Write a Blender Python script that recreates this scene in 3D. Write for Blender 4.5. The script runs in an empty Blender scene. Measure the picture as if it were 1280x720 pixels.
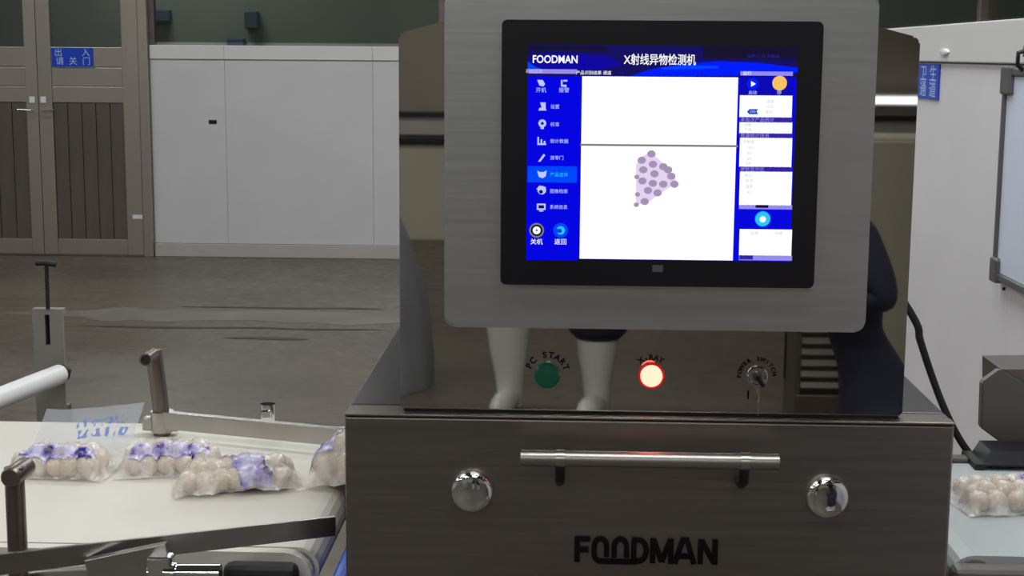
import bpy, bmesh, math, random
from mathutils import Vector, Matrix, noise
random.seed(7)
sc = bpy.context.scene
COL = sc.collection
PI = math.pi

# ------------------------------------------------------------------ camera
F = 1880.0; H = 1.45                       # focal length in pixels of the 1280 wide frame, camera height in metres
cy = Vector((70, 293, -F)).normalized()    # world +Y seen in camera axes
cz = -Vector((-87, -(F*F-70*87)/293, -F)).normalized()
cx = cy.cross(cz)
R = Matrix((cx, cy, cz))
cam_data = bpy.data.cameras.new('camera'); cam = bpy.data.objects.new('camera', cam_data); COL.objects.link(cam)
cam.matrix_world = Matrix.Translation((0, 0, H)) @ R.to_4x4()
cam_data.sensor_width = 36; cam_data.lens = F/1280*36; cam_data.clip_start = .02; cam_data.clip_end = 80
sc.camera = cam

# ------------------------------------------------------------------ world, exposure
w = bpy.data.worlds.new('world'); sc.world = w; w.use_nodes = True
w.node_tree.nodes['Background'].inputs[0].default_value = (.5, .55, .6, 1)
w.node_tree.nodes['Background'].inputs[1].default_value = .05
sc.view_settings.view_transform = 'Standard'; sc.view_settings.look = 'None'
sc.view_settings.gamma = 1; sc.view_settings.use_curve_mapping = False
sc.view_settings.exposure = 0
CEIL_Z = 3.3
LAMP_W = 20.5                              # watts of each ceiling batten
LAMPS = [(x, y) for y in (-6, -2.6, .9, 4.6, 8.6) for x in (-4.2, -1.9, .3)] + [(.45, 2.7), (.45, 6.6)]  # last pair are extra battens added to brighten the right wall
for i, (x, y) in enumerate(LAMPS):
    l = bpy.data.lights.new('ceiling_light_glow', 'AREA'); l.shape = 'RECTANGLE'; l.size = 1.2; l.size_y = .22
    l.energy = LAMP_W*(1.5 if x == .45 else 1); l.color = (.97, 1, .985)
    o = bpy.data.objects.new('ceiling_light_glow', l); COL.objects.link(o); o.location = (x, y, CEIL_Z-.13)
GLASS_FILL = [(-3.2, 11.8), (0, 11.8), (2.9, 7.5), (2.9, 3.0)]   # battens added behind the glazing to brighten the glass
for x, y in GLASS_FILL:
    l = bpy.data.lights.new('glazing_fill_light', 'AREA'); l.shape = 'RECTANGLE'; l.size = 1.0; l.size_y = .2; l.energy = 44; l.color = (.97, 1, .96)
    o = bpy.data.objects.new('glazing_fill_light', l); COL.objects.link(o); o.location = (x, y, CEIL_Z-.13)

# ------------------------------------------------------------------ helpers
def ray(px, py): return R @ Vector((px-640, 360-py, -F))
O = Vector((0, 0, H))
def at(px, py, y): d = ray(px, py); return O + d*(y/d.y)          # point of the plane y = const
def onz(px, py, z): d = ray(px, py); return O + d*((z-H)/d.z)     # point of a level plane
def onx(px, py, x): d = ray(px, py); return O + d*(x/d.x)         # point of the right wall's plane
def lin(c): return tuple(((v/255)/12.92 if v/255 <= .04045 else ((v/255+.055)/1.055)**2.4) for v in c)

def mat(name, rgb, rough=.5, metal=0, var=0, vscale=6, bump=0, bscale=40, stretch=None, spec=.5, alpha=1, emit=0, coat=0, rvar=0):
    m = bpy.data.materials.new(name); m.use_nodes = True
    nt = m.node_tree; N = nt.nodes; L = nt.links; b = N['Principled BSDF']
    c = lin(rgb)
    b.inputs['Base Color'].default_value = (*c, 1); b.inputs['Roughness'].default_value = rough
    b.inputs['Metallic'].default_value = metal; b.inputs['Specular IOR Level'].default_value = spec
    b.inputs['Alpha'].default_value = alpha; b.inputs['Coat Weight'].default_value = coat
    if emit:
        b.inputs['Emission Color'].default_value = (*c, 1); b.inputs['Emission Strength'].default_value = emit
    if var or bump or rvar:
        tc = N.new('ShaderNodeTexCoord'); mp = N.new('ShaderNodeMapping'); L.new(tc.outputs['Object'], mp.inputs[0])
        if stretch: mp.inputs['Scale'].default_value = stretch
    if var:
        n = N.new('ShaderNodeTexNoise'); n.inputs['Scale'].default_value = vscale; n.inputs['Detail'].default_value = 5
        L.new(mp.outputs[0], n.inputs[0])
        mr = N.new('ShaderNodeMapRange'); L.new(n.outputs[0], mr.inputs[0])
        mr.inputs[1].default_value = .3; mr.inputs[2].default_value = .7; mr.inputs[3].default_value = 1-var; mr.inputs[4].default_value = 1+var
        vm = N.new('ShaderNodeVectorMath'); vm.operation = 'SCALE'; vm.inputs[0].default_value = c
        L.new(mr.outputs[0], vm.inputs['Scale']); L.new(vm.outputs[0], b.inputs['Base Color'])
    if bump or rvar:
        n2 = N.new('ShaderNodeTexNoise'); n2.inputs['Scale'].default_value = bscale; n2.inputs['Detail'].default_value = 4
        L.new(mp.outputs[0], n2.inputs[0])
        if bump:
            bp = N.new('ShaderNodeBump'); bp.inputs['Strength'].default_value = bump; bp.inputs['Distance'].default_value = .002
            L.new(n2.outputs[0], bp.inputs['Height']); L.new(bp.outputs[0], b.inputs['Normal'])
        if rvar:
            mr = N.new('ShaderNodeMapRange'); L.new(n2.outputs[0], mr.inputs[0]); mr.inputs[1].default_value = .3; mr.inputs[2].default_value = .7
            mr.inputs[3].default_value = max(.02, rough-rvar); mr.inputs[4].default_value = rough+rvar; L.new(mr.outputs[0], b.inputs['Roughness'])
    return m

def emis(name, rgb, s=1):
    m = bpy.data.materials.new(name); m.use_nodes = True; nt = m.node_tree; nt.nodes.clear()
    e = nt.nodes.new('ShaderNodeEmission'); e.inputs[0].default_value = (*lin(rgb), 1); e.inputs[1].default_value = s
    o = nt.nodes.new('ShaderNodeOutputMaterial'); nt.links.new(e.outputs[0], o.inputs[0]); return m

def seethrough(name, rgb, fac, rough=.1, tint=(1, 1, 1)):
    m = bpy.data.materials.new(name); m.use_nodes = True; nt = m.node_tree; b = nt.nodes['Principled BSDF']
    b.inputs['Base Color'].default_value = (*lin(rgb), 1); b.inputs['Roughness'].default_value = rough
    t = nt.nodes.new('ShaderNodeBsdfTransparent'); t.inputs[0].default_value = (*tint, 1)
    mx = nt.nodes.new('ShaderNodeMixShader'); mx.inputs[0].default_value = fac
    nt.links.new(t.outputs[0], mx.inputs[1]); nt.links.new(b.outputs[0], mx.inputs[2])
    nt.links.new(mx.outputs[0], nt.nodes['Material Output'].inputs[0]); return m

class MB:
    def __init__(s): s.b = bmesh.new()
    def box(s, lo, hi, bev=0, seg=2, M=None):
        lo = Vector(lo); hi = Vector(hi); c = (lo+hi)/2; d = hi-lo
        r = bmesh.ops.create_cube(s.b, size=1); vs = r['verts']
        bmesh.ops.scale(s.b, vec=d, verts=vs)
        if bev:
            es = list({e for v in vs for e in v.link_edges})
            r2 = bmesh.ops.bevel(s.b, geom=es, offset=bev, segments=seg, affect='EDGES', profile=.5)
            vs = list({v for f in r2['faces'] for v in f.verts} | {v for v in vs if v.is_valid})
        bmesh.ops.translate(s.b, vec=c, verts=vs)
        if M is not None: bmesh.ops.transform(s.b, matrix=M, verts=vs)
        return s
    def beam(s, a, b, wdt, h, bev=.001):                    # a box along a-b, wdt across, h up
        a = Vector(a); b = Vector(b); d = b-a; L = d.length
        q = d.to_track_quat('X', 'Z')
        return s.box((-L/2, -wdt/2, -h/2), (L/2, wdt/2, h/2), bev, 2, Matrix.Translation((a+b)/2) @ q.to_matrix().to_4x4())
    def tube(s, pts, r, n=16, cap=True, smooth=True):
        pts = [Vector(p) for p in pts]; rs = r if isinstance(r, (list, tuple)) else [r]*len(pts)
        rings = []; up = None
        for i, p in enumerate(pts):
            t = (pts[min(i+1, len(pts)-1)]-pts[max(i-1, 0)]).normalized()
            if up is None: up = t.orthogonal().normalized()
            else: up = (up - t*up.dot(t)).normalized()
            sd = t.cross(up)
            rings.append([s.b.verts.new(p+(up*math.cos(a)+sd*math.sin(a))*rs[i]) for a in [2*PI*k/n for k in range(n)]])
        for A, B in zip(rings, rings[1:]):
            for k in range(n):
                f = s.b.faces.new((A[k], A[(k+1) % n], B[(k+1) % n], B[k])); f.smooth = smooth
        if cap: s.b.faces.new(rings[0][::-1]); s.b.faces.new(rings[-1])
        return s
    def lathe(s, prof, M, n=32, smooth=True):               # prof: (radius, height) list turned about local Z
        rings = [[s.b.verts.new(M @ Vector((r*math.cos(2*PI*k/n), r*math.sin(2*PI*k/n), h))) for k in range(n)] for r, h in prof]
        for A, B in zip(rings, rings[1:]):
            for k in range(n):
                f = s.b.faces.new((A[k], A[(k+1) % n], B[(k+1) % n], B[k])); f.smooth = smooth
        s.b.faces.new(rings[0][::-1]); s.b.faces.new(rings[-1]); return s
    def prism(s, pts, vec):                                 # extrude a polygon along vec
        vec = Vector(vec); A = [s.b.verts.new(Vector(p)) for p in pts]; B = [s.b.verts.new(Vector(p)+vec) for p in pts]
        s.b.faces.new(A); s.b.faces.new(B[::-1]); n = len(A)
        for k in range(n): s.b.faces.new((A[k], B[k], B[(k+1) % n], A[(k+1) % n]))
        return s
    def ball(s, c, rad, sub=2, M=None):
        r = bmesh.ops.create_icosphere(s.b, subdivisions=sub, radius=1); vs = r['verts']
        mm = Matrix.Translation(c) @ (M if M is not None else Matrix()) @ Matrix.Diagonal((*rad, 1))
        bmesh.ops.transform(s.b, matrix=mm, verts=vs)
        for v in vs:
            for f in v.link_faces: f.smooth = True
        return s
    def make(s, name, m, parent=None, auto=None):
        bmesh.ops.recalc_face_normals(s.b, faces=s.b.faces[:])
        for e in s.b.edges:
            if len(e.link_faces) == 2 and e.calc_face_angle(0) > .7: e.smooth = False
        me = bpy.data.meshes.new(name); s.b.to_mesh(me); s.b.free()
        if m: me.materials.append(m)
        o = bpy.data.objects.new(name, me); COL.objects.link(o)
        if parent: o.parent = parent
        return o

def tag(o, label=None, cat=None, group=None, kind=None):
    if label: o['label'] = label
    if cat: o['category'] = cat
    if group: o['group'] = group
    if kind: o['kind'] = kind
    return o
def thing(name, label, cat, loc, group=None):
    o = bpy.data.objects.new(name, None); COL.objects.link(o); o.location = loc; o.empty_display_size = .05
    bpy.context.view_layer.update()
    return tag(o, label, cat, group)
def sub(root, child):                                       # keep world coordinates of a part built in place
    child.parent = root
    p = root; off = Vector()
    while p is not None: off += p.location; p = p.parent
    child.location = child.location - off if child.location.length else -off
    return child
def part(name, mb, m, root, label=None):
    """a part whose mesh is in world coordinates, re-based to its own centre and hung under root"""
    o = mb.make(name, m)
    me = o.data
    if len(me.vertices):
        c = sum((v.co for v in me.vertices), Vector())/len(me.vertices)
        me.transform(Matrix.Translation(-c)); o.location = c
    off = Vector(); p = root
    while p is not None: off += p.location; p = p.parent
    if root is not None: o.parent = root; o.location = o.location - off
    if label: o['label'] = label
    return o
def text_mb(s, size, M, depth=.0004, bold=0, alignx='CENTER', sx=1):
    cu = bpy.data.curves.new('txt', 'FONT'); cu.body = s; cu.size = size; cu.align_x = alignx; cu.align_y = 'CENTER'
    cu.extrude = depth/2; cu.offset = bold; cu.resolution_u = 3
    ob = bpy.data.objects.new('txt', cu); COL.objects.link(ob)
    dg = bpy.context.evaluated_depsgraph_get(); dg.update()
    me = bpy.data.meshes.new_from_object(ob.evaluated_get(dg))
    me.transform(M @ Matrix.Diagonal((sx, 1, 1, 1)))
    mb = MB(); mb.b.from_mesh(me); bpy.data.meshes.remove(me); bpy.data.objects.remove(ob); bpy.data.curves.remove(cu)
    return mb
FACE = Matrix.Rotation(PI/2, 4, 'X')                         # local XY -> world XZ, facing -Y
def face_at(p): return Matrix.Translation(p) @ FACE

# ------------------------------------------------------------------ materials
M_ = {}
M_['floor'] = mat('concrete_floor', (91, 83, 73), .40, 0, .16, 1.1, .08, 14, rvar=.12)
M_['wall'] = mat('white_panel', (202, 199, 203), .42, 0, .03, 3)
M_['wall_lit'] = mat('white_panel_lit', (218, 214, 218), .42, 0, .03, 3)  # same panels, with the right wall's stronger light put into the colour
M_['walltrim'] = mat('white_trim', (214, 212, 212), .4)
M_['wallgrey'] = mat('wall_skirting', (176, 170, 168), .5, 0, .05, 4)
M_['ceil'] = mat('ceiling_board', (120, 120, 116), .8, 0, .05, 2)
M_['rear'] = mat('rear_wall_paint', (150, 142, 128), .7, 0, .08, 2)
M_['rearlow'] = mat('rear_wall_dado', (190, 184, 166), .6, 0, .05, 2)
M_['doorsteel'] = mat('door_steel', (168, 160, 150), .4, .75, .08, 2.5, .1, 60, (1, 1, .15))
M_['doordark'] = mat('door_board_steel', (116, 108, 102), .38, .75, .22, 3, .1, 60, (2, 1, .2))
M_['brushed'] = mat('brushed_steel', (196, 196, 198), .34, .95, .025, 3, .03, 220, (.03, 1, 1), rvar=.03)
M_['cabsteel'] = mat('cabinet_steel', (138, 131, 127), .33, .95, .03, 3, .03, 220, (.03, 1, 1), rvar=.05)
M_['mirror'] = mat('mirror_steel', (206, 203, 198), .018, 1, .03, 4)
M_['topsteel'] = mat('cabinet_top_steel', (84, 76, 80), .3, .95, .05, 4)
M_['steel'] = mat('stainless', (178, 174, 170), .28, 1, .06, 8, .05, 80)
M_['dsteel'] = mat('tube_steel', (120, 110, 106), .35, .9, .08, 12)
M_['chrome'] = mat('chrome', (225, 225, 225), .06, 1)
M_['black'] = mat('black_plastic', (22, 21, 26), .35)
M_['rubber'] = mat('black_rubber', (18, 17, 17), .6)
M_['ink'] = mat('black_lettering', (7, 6, 7), .75, spec=.2)
M_['bezel'] = mat('monitor_bezel', (16, 15, 22), .3)
M_['belt'] = mat('white_belt', (209, 203, 194), .45, 0, .03, 7)
M_['whiteplastic'] = mat('white_roller', (226, 224, 226), .4)
M_['bluesign'] = mat('blue_sign', (12, 62, 190), .4)
M_['signwhite'] = mat('sign_print', (170, 200, 245), .5)
M_['bluepart'] = mat('blue_plastic', (20, 88, 205), .35)
M_['green'] = mat('green_button', (20, 110, 84), .3)
M_['glass'] = seethrough('window_glass', (40, 42, 40), .3, .06, (.78, .82, .78))
M_['board'] = mat('whiteboard_face', (214, 220, 240), .25)
M_['alu'] = mat('whiteboard_frame', (110, 108, 110), .4, .6)
M_['ball'] = mat('fish_ball', (208, 188, 164), .55, 0, .12, 24)
M_['film'] = seethrough('plastic_film', (236, 228, 222), .3, .16)
_nt = M_['film'].node_tree; _tc = _nt.nodes.new('ShaderNodeTexCoord'); _n = _nt.nodes.new('ShaderNodeTexNoise'); _n.inputs['Scale'].default_value = 38; _n.inputs['Detail'].default_value = 4
_nt.links.new(_tc.outputs['Object'], _n.inputs[0]); _mr = _nt.nodes.new('ShaderNodeMapRange'); _nt.links.new(_n.outputs[0], _mr.inputs[0])
_mr.inputs[1].default_value = .4; _mr.inputs[2].default_value = .65; _mr.inputs[3].default_value = .28; _mr.inputs[4].default_value = .72
_nt.links.new(_mr.outputs[0], [x for x in _nt.nodes if x.type == 'MIX_SHADER'][0].inputs[0])
_b = _nt.nodes.new('ShaderNodeBump'); _b.inputs['Strength'].default_value = .5; _b.inputs['Distance'].default_value = .004; _nt.links.new(_n.outputs[0], _b.inputs['Height']); _nt.links.new(_b.outputs[0], _nt.nodes['Principled BSDF'].inputs['Normal'])
M_['greybox'] = mat('grey_paint', (98, 94, 92), .5, .2)
M_['navy'] = mat('navy_cloth', (26, 28, 48), .85, 0, .1, 8)
M_['skin'] = mat('skin', (196, 150, 124), .55)
M_['boot'] = mat('white_boot', (225, 225, 220), .25)
M_['cap'] = mat('white_cap', (220, 220, 220), .8)
M_['tarp'] = mat('grey_tarpaulin', (140, 143, 148), .6, 0, .12, 4, .4, 6)
M_['dark'] = mat('corridor_wall', (120, 122, 118), .8, 0, .1, 1.5)
M_['darkbox'] = mat('dark_box', (60, 72, 92), .6)
M_['lamp'] = emis('lamp_diffuser', (240, 250, 250), 3.2)

# ------------------------------------------------------------------ the room
YB = 10.55; XR = 1.2; ZP = 1.49; YEND = -1.0
def struct(name, mb, m, root=None):
    o = part(name, mb, m, root)
    if root is None: o['kind'] = 'structure'
    return o
fl = struct('floor', MB().box((-6.2, -8.4, -.1), (5.2, 13, 0)), M_['floor'])
# worn joint strips and a shallow drain edge crossing the floor behind the machine
dk = mat('floor_joint_dark', (62, 56, 50), .6, 0, .3, 5); lt = mat('floor_patch_pale', (108, 102, 93), .5, 0, .2, 3)
def wavy(x0, x1, y, wdt, z=.0015, sd=0):
    mb = MB(); n = 40; A = []; B = []
    for k in range(n+1):
        x = x0+(x1-x0)*k/n; j = noise.noise(Vector((x*2.1, sd, 0)))*.05; t = min(1, 6*k/n, 6*(n-k)/n)*wdt*(.6+.6*abs(noise.noise(Vector((x*3, sd+5, 0)))))
        A.append(mb.b.verts.new((x, y+j-t/2, z))); B.append(mb.b.verts.new((x, y+j+t/2, z)))
    for k in range(n): mb.b.faces.new((A[k], A[k+1], B[k+1], B[k]))
    return mb
part('floor_patch', wavy(-3.2, 1.1, 8.15, .5, .001, 3), lt, fl)
part('floor_crack', wavy(-2.25, -1.0, 8.43, .05, .002, 1), dk, fl)
part('floor_crack', wavy(-2.6, -.9, 7.78, .06, .002, 9), dk, fl)
part('floor_crack', wavy(-1.75, -1.3, 7.5, .09, .002, 4), dk, fl)
struct('ceiling', MB().box((-6.2, -8.4, CEIL_Z), (5.2, 13, CEIL_Z+.1)), M_['ceil'])
struct('wall_left', MB().box((-6.2, -8.2, 0), (-6, 12.9, CEIL_Z)), M_['wall'])
wr = struct('wall_rear', MB().box((-6, -8.4, 0), (5, -8.2, CEIL_Z)), M_['rear'])
part('dado_panel', MB().box((-6, -8.2, 0), (5, -8.16, .74), .004), M_['rearlow'], wr)
part('dado_band', MB().box((-6, -8.2, .76), (5, -8.12, .8), .004), M_['black'], wr)
part('dado_band', MB().box((-6, -8.2, .82), (5, -8.15, .96), .004), M_['wallgrey'], wr)
part('dado_band', MB().box((-6, -8.2, .96), (5, -8.12, 1.0), .004), M_['black'], wr)
struct('wall_side', MB().box((5, -8.2, 0), (5.2, YEND, CEIL_Z)), M_['rear'])
struct('wall_return', MB().box((XR+.001, YEND-.1, 0), (5, YEND, CEIL_Z)), M_['rear'])
# back wall: low white partition of panels, trim above and below, glazing over it
wb = struct('wall_back', MB().box((-2.93, YB+.012, 0), (XR+.1, YB+.1, ZP-.004)), M_['wall'])
xs = [-2.925, -2.40, -1.36, -.32, .72, XR]
pw = None
for a, b in zip(xs, xs[1:]):
    part('panel', MB().box((a+.0006, YB, .095), (b-.0006, YB+.03, 1.39), .003), M_['wall'], wb)
    part('top_panel', MB().box((a+.0006, YB-.012, 1.393), (b-.0006, YB+.03, ZP), .003), M_['walltrim'], wb)
struct('baseboard_back', MB().box((-2.925, YB-.015, 0), (XR, YB+.01, .093), .004), M_['wallgrey'])
part('stain', MB().box((at(261, 152, YB).x, YB-.002, at(261, 155, YB).z), (at(271, 152, YB).x, YB+.001, at(266, 150, YB).z)), M_['black'], wb)
w1 = struct('window_1', MB().box((-2.90, YB+.03, ZP+.02), (XR, YB+.042, 2.9)), M_['glass'])
for x in (-2.93, -.9, XR-.02): part('window_frame', MB().box((x, YB+.005, ZP), (x+.04, YB+.07, 2.92), .003), M_['dsteel'], w1)
part('window_frame', MB().box((-2.93, YB, 2.9), (XR, YB+.08, CEIL_Z), .003), M_['rear'], w1)
# corridor seen through the glass
struct('wall_far', MB().box((-6, 12.7, 0), (5, 12.9, CEIL_Z)), M_['dark'])
struct('wall_corridor', MB().box((4.2, YEND, 0), (4.4, 12.7, CEIL_Z)), M_['dark'])
# right wall
wrt = struct('wall_right', MB().box((XR+.012, YEND, 0), (XR+.1, YB+.1, 1.545)), M_['wallgrey'])
ys = [YEND, .2, 1.4, 2.6, 4.04, 5.6, 7.0, 8.4, 9.6, YB]
for a, b in zip(ys, ys[1:]):
    part('panel', MB().box((XR, a+.0006, .1), (XR+.03, b-.0006, 1.428), .002), M_['wall_lit'], wrt)
part('top_panel', MB().box((XR-.014, YEND, 1.432), (XR+.03, YB-.01, 1.55), .004), M_['walltrim'], wrt)
struct('baseboard_right', MB().box((XR-.015, YEND, 0), (XR+.01, YB-.02, .1), .004), M_['wallgrey'])
w2 = struct('window_2', MB().box((XR+.03, YEND, 1.56), (XR+.042, YB, 2.9)), M_['glass'])
for y in (YEND, 1.3, 4.53, 7.6): part('window_frame', MB().box((XR+.005, y, 1.55), (XR+.06, y+.035, 2.92), .003), M_['dsteel'], w2)
part('window_frame', MB().box((XR, YEND, 2.9), (XR+.1, YB+.1, CEIL_Z), .003), M_['rear'], w2)
lp = onx(1187, 65, XR)  # lamp highlight on the top strip, shaped as a small white cap
tag(part('wall_glint', MB().lathe([(.003, 0), (.055, 0), (.052, .005), (.04, .008), (.003, .009)], Matrix.Translation((XR-.014, lp.y, lp.z)) @ Matrix.Diagonal((1, 1, .2, 1)) @ Matrix.Rotation(-PI/2, 4, 'Y'), 20), mat('glint_white', (245, 245, 245), .1), None), 'small glossy white cap on the pale top strip of the right wall', 'highlight')
# boxes dimly seen through the back glazing
for (x0, y0, x1, y1, lb) in ((184, 12, 212, 27, 'dim bluish box on the far wall, seen through the glass beside the steel door'), (284, 48, 305, 58, 'small dark box seen low through the glass above the left white panel'), (306, 14, 322, 36, 'dim dark box seen through the glass left of the inspection machine')):
    a = at(x0, y1, 12.62); b = at(x1, y0, 12.62)
    tag(part('wall_box', MB().box((a.x, 12.6, a.z), (b.x, 12.7, b.z), .01), M_['darkbox'], None), lb, 'box')

# ceiling battens, with the fills added for the right wall and glazing
for i, (x, y) in enumerate(LAMPS+GLASS_FILL):
    t = thing('ceiling_light', 'white fluorescent ceiling batten, workroom lighting and added fill', 'light', (x, y, CEIL_Z), 'ceiling battens')
    part('lamp_housing', MB().box((x-.63, y-.13, CEIL_Z-.08), (x+.63, y+.13, CEIL_Z), .01), M_['cap'], t)
    part('diffuser', MB().box((x-.6, y-.11, CEIL_Z-.12), (x+.6, y+.11, CEIL_Z-.08), .01), M_['lamp'], t)
t = thing('wall_lamp', 'long bright strip lamp low on the rear wall, mirrored in the polished steel', 'light', (2.6, -8.16, 1.1))
part('lamp_housing', MB().box((1.9, -8.16, 1.075), (3.4, -8.1, 1.16), .01), M_['cap'], t)
part('diffuser', MB().box((1.95, -8.1, 1.09), (3.35, -8.06, 1.145), .01), emis('strip_lamp', (245, 250, 255), 2.2), t)

# ------------------------------------------------------------------ double steel door
d = bpy.data.objects.new('door_1', None); COL.objects.link(d); d.location = (-3.7, YB, 0); d['kind'] = 'structure'
S = M_['doorsteel']
part('door_frame', MB().box((-2.995, YB-.045, 0), (-2.93, YB+.05, 2.3), .004).box((-4.5, YB-.045, 2.22), (-2.95, YB+.05, 2.32), .004).box((-4.55, YB-.045, 0), (-4.45, YB+.05, 2.3), .004), S, d)
xc = -3.715                                                   # where the two leaves meet
def leaf(xa, xb, sgn):                                        # xa: meeting edge side .. xb: hinge side (xa<xb)
    st = .085; y0, y1 = YB-.03, YB+.015
    z = [.012, .12, 1.085, 1.2, 1.335, 1.47, 2.12, 2.21]
    mb = MB()
    for p, q in ((xa, xa+st+.012*(sgn > 0)), (xb-st*1.35 if sgn > 0 else xb-st, xb)): mb.box((p, y0-.006, z[0]), (q, y1, z[-1]), .003)
    lf = part('door_leaf', mb, S, d)
    ia, ib = xa+st+.012*(sgn > 0), (xb-st*1.35 if sgn > 0 else xb-st)
    part('bottom_rail', MB().box((ia, y0, z[0]), (ib, y1, z[1]), .003), S, lf)
    part('middle_rail', MB().box((ia, y0, z[2]), (ib, y1, z[3]-.004), .003), S, lf)
    part('middle_rail', MB().box((ia, y0+.004, z[3]), (ib, y1, z[4]-.006), .003), S, lf)
    part('middle_rail', MB().box((ia, y0-.002, z[4]), (ib, y1, z[5]), .003), S, lf)
    part('top_rail', MB().box((ia, y0, z[6]), (ib, y1, z[7]), .003), S, lf)
    part('glass', MB().box((ia, y0+.02, z[5]), (ib, y0+.026, z[6])), M_['glass'], lf)
    n = 5; pb = None; ww = (ib-ia)/n
    for k in range(n):
        o = part('board', MB().box((ia+k*ww+.0018, y0+.008, z[1]), (ia+(k+1)*ww-.0018, y1, z[2]), .004), M_['doordark'], lf)
    part('backing', MB().box((ia, y1-.005, z[1]), (ib, y1, z[2])), M_['rubber'], lf)
    hx = xa+.035 if sgn > 0 else xb-.04
    part('handle_plate', MB().box((hx-.02, y0-.016, 1.08), (hx+.02, y0-.006, 1.125), .004), M_['whiteplastic'], lf, 'small white lock plate')
    part('door_handle', MB().tube([(hx, y0, 1.03), (hx, y0-.05, 1.03), (hx+.09*sgn, y0-.055, 1.035)], .007, 10), M_['chrome'], lf, 'chrome lever')
leaf(xc+.002, -2.998, 1)
leaf(-4.44, xc-.002, -1)
# sticker and door sign
p = at(172, 271, YB-.04)
tag(part('sticker', MB().box((p.x-.035, YB-.042, p.z-.014), (p.x+.035, YB-.0365, p.z+.014)), M_['cap'], None), 'tiny white sticker low on the right stile of the steel door', 'sticker')
a = at(65, 83, YB-.035); b = at(116, 60, YB-.035)
t = thing('door_sign', 'blue sign with pale characters on the steel door below its glass', 'sign', ((a.x+b.x)/2, YB-.034, a.z))
part('sign_plate', MB().box((a.x, YB-.04, a.z), (b.x, YB-.0325, b.z), .001), M_['bluesign'], t)
gx = (b.x-a.x); gz = b.z-a.z
for ch, u, v in (('出', .17, .73), ('入', .83, .73), ('请', .2, .27), ('关', .52, .27), ('门', .84, .27)):
    part('character', text_mb(ch, gz*.46, face_at((a.x+gx*u, YB-.0405, a.z+gz*v))), M_['signwhite'], t)
# sign on the right wall
SD = Matrix(((0, 0, -1), (-1, 0, 0), (0, 1, 0))).to_4x4()    # local X -> world -Y, local Y -> Z, normal -> -X
y0, y1 = 4.94, 5.235; z0, z1 = 1.31, 1.425
t = thing('wall_sign', 'blue sign with pale characters on the white right wall beside the machine', 'sign', (XR-.005, (y0+y1)/2, z0))
part('sign_plate', MB().box((XR-.006, y0, z0), (XR-.0003, y1, z1), .001), M_['bluesign'], t)
for ch, u, v in (('卫', .3, .7), ('生', .75, .7), ('通', .3, .25), ('道', .75, .25)):
    part('character', text_mb(ch, .056, Matrix.Translation((XR-.0065, y1-(y1-y0)*u, z0+(z1-z0)*v)) @ SD, sx=1.7), M_['signwhite'], t)
# whiteboard on the right wall
ya, yb_ = 2.85, 4.12; za, zb_ = .868, 1.40
t = thing('whiteboard', 'framed whiteboard hanging on the right wall', 'whiteboard', (XR-.01, 3.6, za))
part('board_face', MB().box((XR-.02, ya, za), (XR-.002, yb_, zb_), .002), M_['board'], t)
fr = part('board_frame', MB().box((XR-.028, ya-.02, za-.02), (XR-.001, yb_+.02, za), .004).box((XR-.028, ya-.02, zb_), (XR-.001, yb_+.02, zb_+.02), .004).box((XR-.028, yb_, za-.02), (XR-.001, yb_+.022, zb_+.02), .004).box((XR-.028, ya-.02, za-.02), (XR-.001, ya, zb_+.02), .004), M_['alu'], t)
part('frame_corner', MB().box((XR-.034, yb_-.03, za-.028), (XR-.002, yb_+.028, za+.04), .006), M_['alu'], t)
part('frame_corner', MB().box((XR-.034, yb_-.06, zb_-.05), (XR-.002, yb_+.026, zb_+.026), .006), M_['alu'], t)
part('hook', MB().tube([(XR-.01, 3.97, 1.47), (XR-.04, 3.97, 1.46), (XR-.04, 3.97, 1.43), (XR-.025, 3.97, 1.415)], .006, 10).box((XR-.02, 3.95, 1.45), (XR-.001, 4.00, 1.48), .003), M_['black'], t)
p = onx(1256, 361, XR)
tag(part('screw', MB().lathe([(.001, 0), (.005, 0), (.004, .006), (.001, .006)], Matrix.Translation(p) @ Matrix.Rotation(-PI/2, 4, 'Y'), 10), M_['black'], None), 'tiny dark screw in the white wall below the whiteboard', 'screw')

# ------------------------------------------------------------------ X-ray inspection machine
CX0, CX1, CY0, CY1, CZ = -.261, .460, 1.74, 2.46, 1.024
mc = thing('inspection_machine', 'stainless steel X-ray food inspection machine with a lit touch screen', 'machine', ((CX0+CX1)/2, 2.1, 0))
CS = M_['cabsteel']
TZ0, TZ1 = .70, .985                                       # tunnel height
part('cabinet_front', MB().box((CX0, CY0, .42), (CX1, CY0+.022, CZ-.003), .003, 3), CS, mc)
part('cabinet_body', MB().box((CX0+.002, CY0+.023, .42), (CX1-.002, CY1, .72), .003).box((CX0+.002, CY1-.03, .72), (CX1-.002, CY1, CZ-.006), .002), CS, mc)
part('tunnel_wall', MB().box((CX0+.002, CY0+.023, .72), (CX1-.002, CY0+.045, CZ-.03), .001), CS, mc)
part('cabinet_top', MB().box((CX0, CY0+.0505, CZ-.028), (CX1, CY1, CZ), .002), M_['topsteel'], mc)
part('cabinet_front_lip', MB().box((CX0, CY0+.0225, CZ-.028), (CX1, CY0+.0485, CZ-.0005), .0012).box((CX0, CY0-.001, CZ-.0025), (CX1, CY0+.0225, CZ+.0005), .001), CS, mc)
for x in (CX0+.06, CX1-.06):
    for y in (CY0+.06, CY1-.06):
        part('leg', MB().box((x-.025, y-.025, .04), (x+.025, y+.025, .42), .004).lathe([(.02, 0), (.035, 0), (.035, .02), (.015, .045)], Matrix.Translation((x, y, 0)), 16), M_['steel'], mc)
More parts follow.
